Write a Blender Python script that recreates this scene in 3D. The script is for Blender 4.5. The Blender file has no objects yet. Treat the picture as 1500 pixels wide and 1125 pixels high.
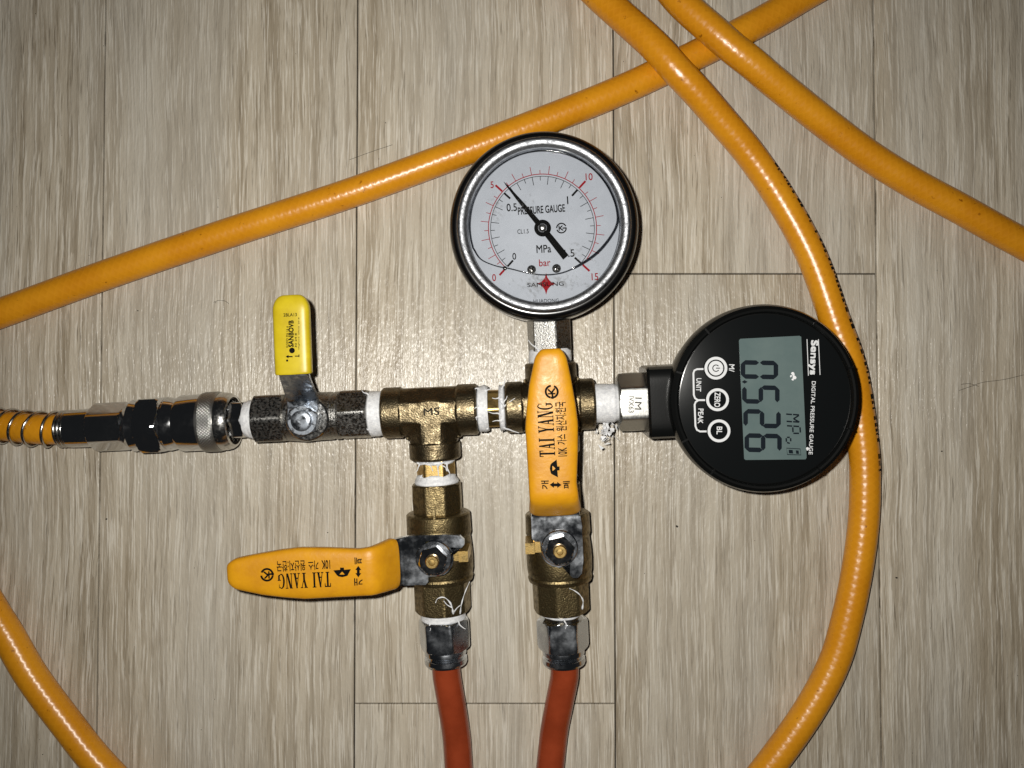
import bpy, bmesh, math, random
import numpy as np
from mathutils import Matrix, Vector
rnd = random.Random(7)
R = math.radians
S = bpy.context.scene
C = S.collection

# ------------------------------------------------------------------ camera, world, flash, exposure
H = 310.0                      # lens above the floor (mm)
FPX = 1233.0                   # focal length in photograph pixels
TILT = R(1.44)
cam = bpy.data.cameras.new('camera'); camo = bpy.data.objects.new('camera', cam); C.objects.link(camo)
camo.location = (0, 0, H/1000); camo.rotation_euler = (TILT, 0, 0)
cam.sensor_width = 36; cam.lens = 36*FPX/1500; cam.clip_start = .01; cam.clip_end = 20
S.camera = camo
w = bpy.data.worlds.new('World'); S.world = w; w.use_nodes = True
w.node_tree.nodes['Background'].inputs[0].default_value = (.9, .95, 1, 1)
w.node_tree.nodes['Background'].inputs[1].default_value = .014
fl = bpy.data.lights.new('phone_flash', 'SPOT'); flo = bpy.data.objects.new('phone_flash', fl); C.objects.link(flo)
flo.location = (-.0135, .009, H/1000); flo.rotation_euler = (R(0), R(-2.5), 0)
fl.energy = 4.15; fl.spot_size = R(122); fl.spot_blend = 1.0; fl.shadow_soft_size = .0028; fl.color = (1, .965, .9)
S.view_settings.view_transform = 'Standard'; S.view_settings.look = 'None'
S.view_settings.exposure = 0; S.view_settings.gamma = 1
S.cycles.max_bounces = 8; S.cycles.transparent_max_bounces = 12
S.cycles.caustics_reflective = False; S.cycles.caustics_refractive = False
S.cycles.sample_clamp_indirect = 4

# ------------------------------------------------------------------ photograph pixel -> place
ct, st = math.cos(TILT), math.sin(TILT)
def ray(px, py):
    x, y, z = (px-750)/FPX, (562.5-py)/FPX, -1.0
    return Vector((x, y*ct - z*st, y*st + z*ct))
def P(px, py, z=0.0):          # point at height z (mm) seen at that pixel
    d = ray(px, py); t = (z-H)/d.z
    return Vector((d.x*t, d.y*t, z))
Z0 = 15.1
MW = Matrix.Translation(P(635, 602, Z0)) @ Matrix.Rotation(R(2.75), 4, 'Z') @ Matrix.Rotation(R(4.0), 4, 'X') @ Matrix.Rotation(R(-1.9), 4, 'Y')
MI = MW.inverted()
def L(px, py, h=0.0):          # manifold frame: point at height h over the pipe axes (mm)
    o = MI @ Vector((0, 0, H)); d = MI.to_3x3() @ ray(px, py)
    t = (h-o.z)/d.z
    return o + d*t
def U(px): return L(px, 602-(px-635)*.048).x          # along the horizontal pipe
def VA(py): return L(640+(py-658)*.045, py).y         # along the left branch
def VB(py): return L(807+(py-594)*.05, py).y          # along the right branch
K = .2395                                            # mm per pixel at pipe axis height

# ------------------------------------------------------------------ materials
def lin(c):
    return tuple((v/255/12.92 if v/255 <= .04045 else ((v/255+.055)/1.055)**2.4) for v in c) + (1,)
def mat(name, col, rough=.5, metal=0.0, spec=.5, var=None, vscale=300, vcon=.5, bump=0, bscale=800, rvar=0, coat=0, stretch=None, sss=0):
    m = bpy.data.materials.new(name); m.use_nodes = True
    nt = m.node_tree; b = nt.nodes['Principled BSDF']
    c = lin(col)
    b.inputs['Base Color'].default_value = c; b.inputs['Roughness'].default_value = rough
    b.inputs['Metallic'].default_value = metal; b.inputs['Specular IOR Level'].default_value = spec
    b.inputs['Coat Weight'].default_value = coat; b.inputs['Coat Roughness'].default_value = .08
    if sss:
        b.inputs['Subsurface Weight'].default_value = sss; b.inputs['Subsurface Radius'].default_value = (.003, .0015, .0006); b.inputs['Subsurface Scale'].default_value = 1
    tc = nt.nodes.new('ShaderNodeTexCoord'); src = tc.outputs['Object']
    if stretch:
        mp = nt.nodes.new('ShaderNodeMapping'); mp.inputs['Scale'].default_value = stretch
        nt.links.new(src, mp.inputs['Vector']); src = mp.outputs['Vector']
    if var or rvar:
        n = nt.nodes.new('ShaderNodeTexNoise'); n.inputs['Scale'].default_value = vscale; n.inputs['Detail'].default_value = 6; n.inputs['Roughness'].default_value = .65
        nt.links.new(src, n.inputs['Vector'])
        r = nt.nodes.new('ShaderNodeMapRange'); r.inputs[1].default_value = .5-.25*(1-vcon)-.02; r.inputs[2].default_value = .5+.25*(1-vcon)+.02
        nt.links.new(n.outputs['Fac'], r.inputs[0])
        if var:
            mx = nt.nodes.new('ShaderNodeMix'); mx.data_type = 'RGBA'
            mx.inputs[6].default_value = c; mx.inputs[7].default_value = lin(var)
            nt.links.new(r.outputs[0], mx.inputs[0]); nt.links.new(mx.outputs[2], b.inputs['Base Color'])
        if rvar:
            rr = nt.nodes.new('ShaderNodeMapRange'); rr.inputs[3].default_value = max(.02, rough-rvar); rr.inputs[4].default_value = rough+rvar
            nt.links.new(r.outputs[0], rr.inputs[0]); nt.links.new(rr.outputs[0], b.inputs['Roughness'])
    if bump:
        n2 = nt.nodes.new('ShaderNodeTexNoise'); n2.inputs['Scale'].default_value = bscale; n2.inputs['Detail'].default_value = 4
        nt.links.new(src, n2.inputs['Vector'])
        bp = nt.nodes.new('ShaderNodeBump'); bp.inputs['Strength'].default_value = 1; bp.inputs['Distance'].default_value = bump*.001
        nt.links.new(n2.outputs['Fac'], bp.inputs['Height']); nt.links.new(bp.outputs['Normal'], b.inputs['Normal'])
    return m
M = {}
M['brass'] = mat('cast_brass', (134, 122, 97), .4, 1, var=(78, 67, 49), vscale=520, vcon=.35, bump=.16, bscale=1700, rvar=.1)
M['brass_machined'] = mat('machined_brass', (204, 176, 116), .38, 1, var=(164, 136, 82), vscale=500, bump=.03, bscale=2200, rvar=.1)
M['valve_brass'] = mat('rough_valve_brass', (152, 136, 99), .42, 1, var=(90, 77, 54), vscale=620, vcon=.4, bump=.16, bscale=2000, rvar=.08)
M['chrome'] = mat('chrome_plate', (210, 211, 213), .11, 1, rvar=.05, vscale=400)
M['worn_chrome'] = mat('worn_chrome_plate', (200, 205, 212), .23, 1, rvar=.15, vscale=130, vcon=.35, bump=.03, bscale=110)
M['nickel'] = mat('nickel_rough_cast', (150, 149, 146), .34, 1, rvar=.16, vscale=1300, vcon=.6, bump=.10, bscale=2600)
M['bright_nickel'] = mat('bright_nickel', (196, 195, 192), .2, 1, rvar=.08, vscale=900, bump=.012, bscale=1500)
M['satin_nickel'] = mat('satin_nickel', (168, 168, 165), .4, 1, rvar=.06, vscale=900, bump=.02, bscale=1500)
M['steel'] = mat('zinc_steel', (186, 192, 200), .36, 1, rvar=.18, vscale=420, vcon=.7, var=(140, 146, 154), bump=.03, bscale=600)
M['bezel'] = mat('brushed_bezel', (166, 168, 172), .43, 1, rvar=.14, vscale=700, vcon=.5, var=(116, 118, 122), bump=.06, bscale=1200)
M['tape'] = mat('ptfe_tape', (236, 237, 238), .5, 0, bump=.16, bscale=1200, var=(206, 208, 212), vscale=900, vcon=.5)
M['grip'] = mat('orange_vinyl_grip', (212, 150, 24), .4, 0, spec=.4, var=(196, 134, 16), vscale=150, bump=.07, bscale=900, rvar=.08)
M['grip_yellow'] = mat('yellow_vinyl_grip', (204, 182, 34), .36, 0, spec=.4, var=(188, 164, 26), vscale=160, bump=.02, bscale=700)
M['ink'] = mat('black_ink', (12, 11, 10), .7, spec=.08)
M['ink_red'] = mat('red_ink', (138, 16, 28), .7, spec=.08)
M['ink_white'] = mat('white_ink', (214, 216, 218), .6, spec=.1)
M['rubber'] = mat('black_rubber', (9, 9, 10), .2, 0, spec=.45, bump=.008, bscale=300)
M['plastic'] = mat('black_plastic', (11, 12, 12), .26, 0, spec=.35, bump=.012, bscale=2500)
M['face'] = mat('black_face_film', (17, 19, 20), .17, 0, spec=.35, bump=.004, bscale=500)
M['dial'] = mat('white_dial', (176, 182, 192), .6, 0, spec=.2, var=(168, 174, 184), vscale=120)
M['lcd'] = mat('lcd_panel', (98, 113, 112), .25, 0, spec=.3, var=(88, 104, 104), vscale=60)
M['lcd_ink'] = mat('lcd_segment', (20, 27, 34), .4, spec=.1)
M['needle'] = mat('black_needle', (8, 8, 8), .7, spec=.06)
M['red_tube'] = mat('red_polyurethane', (146, 62, 34), .2, 0, var=(132, 54, 28), vscale=120, bump=.02, bscale=300)
M['debris'] = mat('floor_dirt', (40, 34, 28), .8)
M['groove'] = mat('dark_joint', (52, 46, 38), .9, var=(30, 27, 22), vscale=400)

def hose_material():
    m = bpy.data.materials.new('amber_hose'); m.use_nodes = True; nt = m.node_tree; b = nt.nodes['Principled BSDF']
    b.inputs['Roughness'].default_value = .3; b.inputs['Specular IOR Level'].default_value = .5
    uv = nt.nodes.new('ShaderNodeUVMap'); uv.uv_map = 'UVMap'
    sep = nt.nodes.new('ShaderNodeSeparateXYZ'); nt.links.new(uv.outputs[0], sep.inputs[0])
    def braid(sign):
        mu = nt.nodes.new('ShaderNodeMath'); mu.operation = 'MULTIPLY'; mu.inputs[1].default_value = 8*sign*6.2832
        nt.links.new(sep.outputs['X'], mu.inputs[0])
        mv = nt.nodes.new('ShaderNodeMath'); mv.operation = 'MULTIPLY'; mv.inputs[1].default_value = 6.2832*.33
        nt.links.new(sep.outputs['Y'], mv.inputs[0])
        ad = nt.nodes.new('ShaderNodeMath'); ad.operation = 'ADD'; nt.links.new(mu.outputs[0], ad.inputs[0]); nt.links.new(mv.outputs[0], ad.inputs[1])
        si = nt.nodes.new('ShaderNodeMath'); si.operation = 'SINE'; nt.links.new(ad.outputs[0], si.inputs[0])
        return si
    a, c = braid(1), braid(-1)
    mxx = nt.nodes.new('ShaderNodeMath'); mxx.operation = 'MAXIMUM'; nt.links.new(a.outputs[0], mxx.inputs[0]); nt.links.new(c.outputs[0], mxx.inputs[1])
    tc = nt.nodes.new('ShaderNodeTexCoord')
    n = nt.nodes.new('ShaderNodeTexNoise'); n.inputs['Scale'].default_value = 60; n.inputs['Detail'].default_value = 6; nt.links.new(tc.outputs['Object'], n.inputs[0])
    sp = nt.nodes.new('ShaderNodeTexNoise'); sp.inputs['Scale'].default_value = 420; sp.inputs['Detail'].default_value = 3; nt.links.new(tc.outputs['Object'], sp.inputs[0])
    rp = nt.nodes.new('ShaderNodeValToRGB'); rp.color_ramp.elements[0].position = .3; rp.color_ramp.elements[1].position = .7
    rp.color_ramp.elements[0].color = lin((198, 128, 18)); rp.color_ramp.elements[1].color = lin((212, 144, 26)); nt.links.new(n.outputs['Fac'], rp.inputs[0])
    dr = nt.nodes.new('ShaderNodeValToRGB'); dr.color_ramp.elements[0].position = .25; dr.color_ramp.elements[1].position = .31
    dr.color_ramp.elements[0].color = (.45, .36, .25, 1); dr.color_ramp.elements[1].color = (1, 1, 1, 1); nt.links.new(sp.outputs['Fac'], dr.inputs[0])
    mu = nt.nodes.new('ShaderNodeMix'); mu.data_type = 'RGBA'; mu.blend_type = 'MULTIPLY'; mu.inputs[0].default_value = 1
    nt.links.new(rp.outputs[0], mu.inputs[6]); nt.links.new(dr.outputs[0], mu.inputs[7])
    br = nt.nodes.new('ShaderNodeMix'); br.data_type = 'RGBA'; br.inputs[7].default_value = lin((232, 160, 34))
    mr = nt.nodes.new('ShaderNodeMapRange'); mr.inputs[1].default_value = .55; mr.inputs[2].default_value = 1; mr.inputs[4].default_value = .14
    nt.links.new(mxx.outputs[0], mr.inputs[0]); nt.links.new(mr.outputs[0], br.inputs[0]); nt.links.new(mu.outputs[2], br.inputs[6])
    nt.links.new(br.outputs[2], b.inputs['Base Color'])
    bp = nt.nodes.new('ShaderNodeBump'); bp.inputs['Distance'].default_value = .00002; nt.links.new(mxx.outputs[0], bp.inputs['Height'])
    b2 = nt.nodes.new('ShaderNodeBump'); b2.inputs['Distance'].default_value = .00006; nt.links.new(sp.outputs['Fac'], b2.inputs['Height']); nt.links.new(bp.outputs[0], b2.inputs['Normal'])
    nt.links.new(b2.outputs['Normal'], b.inputs['Normal'])
    return m
M['hose'] = hose_material()

def glass_material(name, rough=.02, tint=(1, 1, 1, 1), ior=1.45, dirt=0):
    m = bpy.data.materials.new(name); m.use_nodes = True; nt = m.node_tree
    out = nt.nodes['Material Output']; nt.nodes.remove(nt.nodes['Principled BSDF'])
    t = nt.nodes.new('ShaderNodeBsdfTransparent'); t.inputs[0].default_value = tint
    g = nt.nodes.new('ShaderNodeBsdfGlossy'); g.inputs['Roughness'].default_value = rough
    f = nt.nodes.new('ShaderNodeFresnel'); f.inputs[0].default_value = ior
    mx = nt.nodes.new('ShaderNodeMixShader')
    nt.links.new(f.outputs[0], mx.inputs[0]); nt.links.new(t.outputs[0], mx.inputs[1]); nt.links.new(g.outputs[0], mx.inputs[2])
    last = mx
    if dirt:
        tc = nt.nodes.new('ShaderNodeTexCoord'); n = nt.nodes.new('ShaderNodeTexNoise'); n.inputs['Scale'].default_value = 900; n.inputs['Detail'].default_value = 5
        n2 = nt.nodes.new('ShaderNodeTexNoise'); n2.inputs['Scale'].default_value = 90; nt.links.new(tc.outputs['Object'], n2.inputs[0])
        nt.links.new(tc.outputs['Object'], n.inputs[0])
        mm = nt.nodes.new('ShaderNodeMath'); mm.operation = 'MULTIPLY'; nt.links.new(n.outputs[0], mm.inputs[0]); nt.links.new(n2.outputs[0], mm.inputs[1])
        r = nt.nodes.new('ShaderNodeMapRange'); r.inputs[1].default_value = .36; r.inputs[2].default_value = .46; r.inputs[4].default_value = dirt
        nt.links.new(mm.outputs[0], r.inputs[0])
        d = nt.nodes.new('ShaderNodeBsdfDiffuse'); d.inputs[0].default_value = (.3, .3, .3, 1)
        m2 = nt.nodes.new('ShaderNodeMixShader'); nt.links.new(r.outputs[0], m2.inputs[0]); nt.links.new(mx.outputs[0], m2.inputs[1]); nt.links.new(d.outputs[0], m2.inputs[2]); last = m2
    nt.links.new(last.outputs[0], out.inputs[0])
    return m
M['glass'] = glass_material('gauge_glass', .03, dirt=.22)
M['meniscus'] = glass_material('meniscus', .05, (.45, .46, .48, 1), 1.4)

def wood_material():
    m = bpy.data.materials.new('pale_oak_laminate'); m.use_nodes = True; nt = m.node_tree; b = nt.nodes['Principled BSDF']
    N = nt.nodes.new; K_ = nt.links.new
    tc = N('ShaderNodeTexCoord'); oi = N('ShaderNodeObjectInfo')
    off = N('ShaderNodeVectorMath'); off.operation = 'SCALE'; off.inputs[0].default_value = (3.7, 9.1, 5.3)
    K_(oi.outputs['Random'], off.inputs['Scale'])
    ad = N('ShaderNodeVectorMath'); ad.operation = 'ADD'; K_(tc.outputs['Object'], ad.inputs[0]); K_(off.outputs[0], ad.inputs[1])
    # slow sideways wander of the grain
    wn = N('ShaderNodeTexNoise'); wn.inputs['Scale'].default_value = 9; wn.inputs['Detail'].default_value = 2; K_(ad.outputs[0], wn.inputs[0])
    ws = N('ShaderNodeVectorMath'); ws.operation = 'MULTIPLY'; ws.inputs[1].default_value = (.007, 0, 0); K_(wn.outputs['Color'], ws.inputs[0])
    co0 = N('ShaderNodeVectorMath'); co0.operation = 'ADD'; K_(ad.outputs[0], co0.inputs[0]); K_(ws.outputs[0], co0.inputs[1])
    wn2 = N('ShaderNodeTexNoise'); wn2.inputs['Scale'].default_value = 75; wn2.inputs['Detail'].default_value = 3; K_(ad.outputs[0], wn2.inputs[0])
    ws2 = N('ShaderNodeVectorMath'); ws2.operation = 'MULTIPLY'; ws2.inputs[1].default_value = (.0008, 0, 0); K_(wn2.outputs['Color'], ws2.inputs[0])
    co = N('ShaderNodeVectorMath'); co.operation = 'ADD'; K_(co0.outputs[0], co.inputs[0]); K_(ws2.outputs[0], co.inputs[1])
    def noise(sx, sy, detail=5, rough=.6):
        mp = N('ShaderNodeMapping'); mp.inputs['Scale'].default_value = (sx, sy, 1); K_(co.outputs[0], mp.inputs[0])
        n = N('ShaderNodeTexNoise'); n.inputs['Scale'].default_value = 1; n.inputs['Detail'].default_value = detail; n.inputs['Roughness'].default_value = rough
        K_(mp.outputs[0], n.inputs[0]); return n.outputs['Fac']
    def ramp(f, p0, c0, p1, c1):
        r = N('ShaderNodeValToRGB'); e = r.color_ramp.elements
        e[0].position = p0; e[0].color = c0; e[1].position = p1; e[1].color = c1; K_(f, r.inputs[0]); return r.outputs[0]
    def mix(a, c, fac, mode='MIX'):
        x = N('ShaderNodeMix'); x.data_type = 'RGBA'; x.blend_type = mode
        if isinstance(fac, float): x.inputs[0].default_value = fac
        else: K_(fac, x.inputs[0])
        for s_, i in ((a, 6), (c, 7)):
            if isinstance(s_, tuple): x.inputs[i].default_value = s_
            else: K_(s_, x.inputs[i])
        return x.outputs[2]
    broad = ramp(noise(80, 5, 4), .32, lin((172, 158, 134)), .68, lin((198, 187, 166)))
    streak = noise(520, 17, 6, .66)
    dark = ramp(streak, .40, (.75, .75, .75, 1), .48, (0, 0, 0, 1))
    c1a = mix(broad, lin((150, 135, 110)), dark)
    # growth rings: sharp dark edge fading to one side
    mpw = N('ShaderNodeMapping'); mpw.inputs['Scale'].default_value = (1, .05, 1); K_(co.outputs[0], mpw.inputs[0])
    wv = N('ShaderNodeTexWave'); wv.wave_type = 'BANDS'; wv.bands_direction = 'X'; wv.wave_profile = 'SAW'
    wv.inputs['Scale'].default_value = 34; wv.inputs['Distortion'].default_value = 7; wv.inputs['Detail'].default_value = 3; wv.inputs['Detail Scale'].default_value = 2.2; wv.inputs['Detail Roughness'].default_value = .6
    K_(mpw.outputs[0], wv.inputs[0])
    rg = ramp(wv.outputs['Fac'], .62, (0, 0, 0, 1), 1.0, (.55, .55, .55, 1))
    c1 = mix(c1a, lin((140, 124, 98)), rg)
    fine = noise(1450, 42, 4, .62)
    pale = ramp(fine, .53, (0, 0, 0, 1), .60, (.7, .7, .7, 1))
    c2 = mix(c1, lin((220, 212, 196)), pale)
    pore = ramp(noise(2000, 55, 3, .6), .33, (.85, .85, .85, 1), .40, (0, 0, 0, 1))
    c3 = mix(c2, lin((120, 106, 84)), pore)
    cool = ramp(noise(28, 2.5, 2), .4, (0, 0, 0, 1), .65, (.4, .4, .4, 1))
    c4 = mix(c3, lin((182, 178, 168)), cool)
    hs = N('ShaderNodeHueSaturation'); pv = N('ShaderNodeMapRange'); pv.inputs[3].default_value = .93; pv.inputs[4].default_value = 1.05
    K_(oi.outputs['Random'], pv.inputs[0]); hs.inputs['Saturation'].default_value = .84; K_(pv.outputs[0], hs.inputs['Value']); K_(c4, hs.inputs['Color'])
    K_(hs.outputs[0], b.inputs['Base Color'])
    b.inputs['Roughness'].default_value = .24; b.inputs['Specular IOR Level'].default_value = .36
    # embossing: grain ridges plus small beads
    bead = N('ShaderNodeTexNoise'); bead.inputs['Detail'].default_value = 2; bead.inputs['Scale'].default_value = 1
    mp = N('ShaderNodeMapping'); mp.inputs['Scale'].default_value = (1000, 330, 1); K_(ad.outputs[0], mp.inputs[0]); K_(mp.outputs[0], bead.inputs[0])
    b1 = N('ShaderNodeBump'); b1.inputs['Distance'].default_value = .00022; K_(fine, b1.inputs['Height'])
    b2 = N('ShaderNodeBump'); b2.inputs['Distance'].default_value = .00020; K_(bead.outputs['Fac'], b2.inputs['Height']); K_(b1.outputs[0], b2.inputs['Normal'])
    K_(b2.outputs[0], b.inputs['Normal'])
    return m
M['wood'] = wood_material()

# ------------------------------------------------------------------ mesh helpers (all lengths in mm)
class MB:
    def __init__(s): s.v = []; s.f = []; s.uv = []
    def add(s, vs, fs):
        o = len(s.v); s.v += [tuple(p) for p in vs]; s.f += [tuple(i+o for i in f) for f in fs]; return s
    def grid(s, rings, closed=True, cap0=True, cap1=True):
        n = len(rings[0]); vs = [p for r in rings for p in r]; fs = []
        for i in range(len(rings)-1):
            for j in range(n if closed else n-1):
                a, b = i*n+j, i*n+(j+1) % n
                fs.append((a, b, b+n, a+n))
        if cap0: fs.append(tuple(range(n-1, -1, -1)))
        if cap1: fs.append(tuple((len(rings)-1)*n+j for j in range(n)))
        return s.add(vs, fs)
    def build(s, name, m, parent=None, smooth=32, remesh=None, matrix=None):
        me = bpy.data.meshes.new(name)
        me.from_pydata([(x*.001, y*.001, z*.001) for x, y, z in s.v], [], s.f); me.update()
        bm = bmesh.new(); bm.from_mesh(me); bmesh.ops.recalc_face_normals(bm, faces=bm.faces); bm.to_mesh(me); bm.free()
        ob = bpy.data.objects.new(name, me); C.objects.link(ob)
        if remesh:
            md = ob.modifiers.new('r', 'REMESH'); md.mode = 'VOXEL'; md.voxel_size = remesh*.001
            sm = ob.modifiers.new('s', 'SMOOTH'); sm.factor = .5; sm.iterations = 1
            bpy.context.view_layer.update()
            e = ob.evaluated_get(bpy.context.evaluated_depsgraph_get())
            nm = bpy.data.meshes.new_from_object(e); ob.modifiers.clear(); ob.data = nm; nm.name = name; me = nm
        me.materials.clear(); me.materials.append(m)
        if smooth is not None:
            me.shade_smooth(); me.set_sharp_from_angle(angle=R(smooth))
        if parent: ob.parent = parent
        return ob
def frame(o, d, top):
    d = Vector(d).normalized(); top = Vector(top); top = (top-d*top.dot(d)).normalized(); side = d.cross(top)
    return Vector(o), d, top, side
def polar(mb, fr, ts, rf, n=64, cap0=True, cap1=True):
    o, d, top, side = fr
    rings = []
    for t in ts:
        ring = []
        for j in range(n):
            a = 2*math.pi*j/n; r = rf(a, t)
            ring.append(o+d*t+top*(r*math.cos(a))+side*(r*math.sin(a)))
        rings.append(ring)
    mb.grid(rings, True, cap0, cap1); return mb
def lathe(mb, fr, prof, n=64, cap=True):
    o, d, top, side = fr
    rings = [[o+d*t+top*(r*math.cos(2*math.pi*j/n))+side*(r*math.sin(2*math.pi*j/n)) for j in range(n)] for t, r in prof]
    mb.grid(rings, True, cap, cap); return mb
def hexnut(mb, fr, t0, t1, ap, sides=6, phase=0.0, ch=.9, n=96, round_=.985):
    """prism with flats (apothem ap), the corners turned off at both ends"""
    seg = 2*math.pi/sides; rc = ap/math.cos(seg/2)*round_
    def rf(a, t):
        x = (a-phase+seg/2) % seg - seg/2
        r = min(ap/math.cos(x), rc)
        e = min(t-t0, t1-t)
        return min(r, ap*.975+e*1.6)
    ts = [t0, t0+.15, t0+.35, t0+.6, t0+ch, (t0+t1)/2, t1-ch, t1-.6, t1-.35, t1-.15, t1]
    return polar(mb, fr, ts, rf, n)
def catmull(pts, step=1.5):
    pts = [Vector(p) for p in pts]; out = []
    q = [pts[0]*2-pts[1]]+pts+[pts[-1]*2-pts[-2]]
    for i in range(1, len(q)-2):
        p0, p1, p2, p3 = q[i-1:i+3]; m = max(2, int((p2-p1).length/step))
        for k in range(m):
            t = k/m
            out.append(.5*((2*p1)+(p2-p0)*t+(2*p0-5*p1+4*p2-p3)*t*t+(3*p1-p0-3*p2+p3)*t**3))
    out.append(pts[-1]); return out
def tube(mb, path, r, n=12, cap=True):
    path = [Vector(p) for p in path]; up = Vector((0, 0, 1)); rings = []
    t_prev = None
    for i, p in enumerate(path):
        t = (path[min(i+1, len(path)-1)]-path[max(i-1, 0)]).normalized()
        if t_prev is None:
            nrm = up-t*up.dot(t)
            if nrm.length < .1: nrm = Vector((1, 0, 0))-t*t.x
            nrm.normalize()
        else:
            nrm = nrm-t*nrm.dot(t); nrm.normalize()
        b = t.cross(nrm); t_prev = t
        rr = r(i/(len(path)-1)) if callable(r) else r
        rings.append([p+nrm*(rr*math.cos(2*math.pi*j/n))+b*(rr*math.sin(2*math.pi*j/n)) for j in range(n)])
    mb.grid(rings, True, cap, cap); return mb
def prism(mb, poly, z0, z1):
    n = len(poly); vs = [(x, y, z0) for x, y in poly]+[(x, y, z1) for x, y in poly]
    fs = [tuple(range(n-1, -1, -1)), tuple(range(n, 2*n))]+[(i, (i+1) % n, n+(i+1) % n, n+i) for i in range(n)]
    return mb.add(vs, fs)
def box(mb, a, b):
    return prism(mb, [(a[0], a[1]), (b[0], a[1]), (b[0], b[1]), (a[0], b[1])], a[2], b[2])
def empty(name, loc=(0, 0, 0)):
    o = bpy.data.objects.new(name, None); o.empty_display_size = .02; C.objects.link(o); o.location = loc; return o

# ------------------------------------------------------------------ flat print helpers (2-D polygons)
def text2d(s, bold=0.0):
    cu = bpy.data.curves.new('t', 'FONT'); cu.body = s; cu.offset = bold; cu.resolution_u = 4
    ob = bpy.data.objects.new('t', cu); C.objects.link(ob); bpy.context.view_layer.update()
    me = bpy.data.meshes.new_from_object(ob.evaluated_get(bpy.context.evaluated_depsgraph_get()))
    vs = [(v.co.x, v.co.y) for v in me.vertices]; fs = [tuple(p.vertices) for p in me.polygons]
    bpy.data.objects.remove(ob); bpy.data.curves.remove(cu); bpy.data.meshes.remove(me)
    return vs, fs
def fit(vf, wd, ht):
    vs, fs = vf; xs = [v[0] for v in vs]; ys = [v[1] for v in vs]
    sx = wd/(max(xs)-min(xs)) if wd else None; sy = ht/(max(ys)-min(ys)) if ht else sx
    sx = sx or sy; mx, my = (max(xs)+min(xs))/2, (max(ys)+min(ys))/2
    return [((x-mx)*sx, (y-my)*sy) for x, y in vs], fs
class Print:
    """collects flat print in image coordinates (y down) and lays it on a surface through to3d(x, y, lift)"""
    def __init__(s, to3d): s.mb = MB(); s.to3d = to3d; s.k = 0
    def raw(s, vs, fs, lift=None):
        s.k += 1; l = (.05 + (s.k % 12)*.004) if lift is None else lift
        s.mb.add([s.to3d(x, y, l) for x, y in vs], fs)
    def text(s, t, cx, cy, wd, ht, ang=0, bold=0.0, vf=None):
        vs, fs = fit(vf or text2d(t), wd, ht); a = R(ang); c, q = math.cos(a), math.sin(a); e = bold*ht; ex = e*.5
        for ox, oy in (((-ex, -e), (ex, -e), (ex, e), (-ex, e)) if bold else ((0, 0),)):      # heavier weight
            s.raw([(cx+(x+ox)*c-(y+oy)*q, cy-((x+ox)*q+(y+oy)*c)) for x, y in vs], fs)
    def poly(s, pts): s.raw(pts, [tuple(range(len(pts)))])
    def line(s, pts, wd, closed=False):
        n = len(pts)
        l, r = [], []
        for i, p in enumerate(pts):
            a = pts[i-1] if (i or closed) else p; b = pts[(i+1) % n] if (i < n-1 or closed) else p
            dx, dy = b[0]-a[0], b[1]-a[1]; d = math.hypot(dx, dy) or 1
            l.append((p[0]-dy/d*wd/2, p[1]+dx/d*wd/2)); r.append((p[0]+dy/d*wd/2, p[1]-dx/d*wd/2))
        m = n if closed else n-1
        s.raw(l+r, [(i, (i+1) % n, n+(i+1) % n, n+i) for i in range(m)])
    def arc(s, cx, cy, r, a0, a1, wd, n=40, ry=None):
        ry = ry or r
        s.line([(cx+r*math.cos(R(a0+(a1-a0)*i/n)), cy-ry*math.sin(R(a0+(a1-a0)*i/n))) for i in range(n+1)], wd)
    def disc(s, cx, cy, r, n=28): s.poly([(cx+r*math.cos(2*math.pi*i/n), cy+r*math.sin(2*math.pi*i/n)) for i in range(n)])
    def build(s, name, m, parent): return s.mb.build(name, m, parent, smooth=None)
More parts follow.
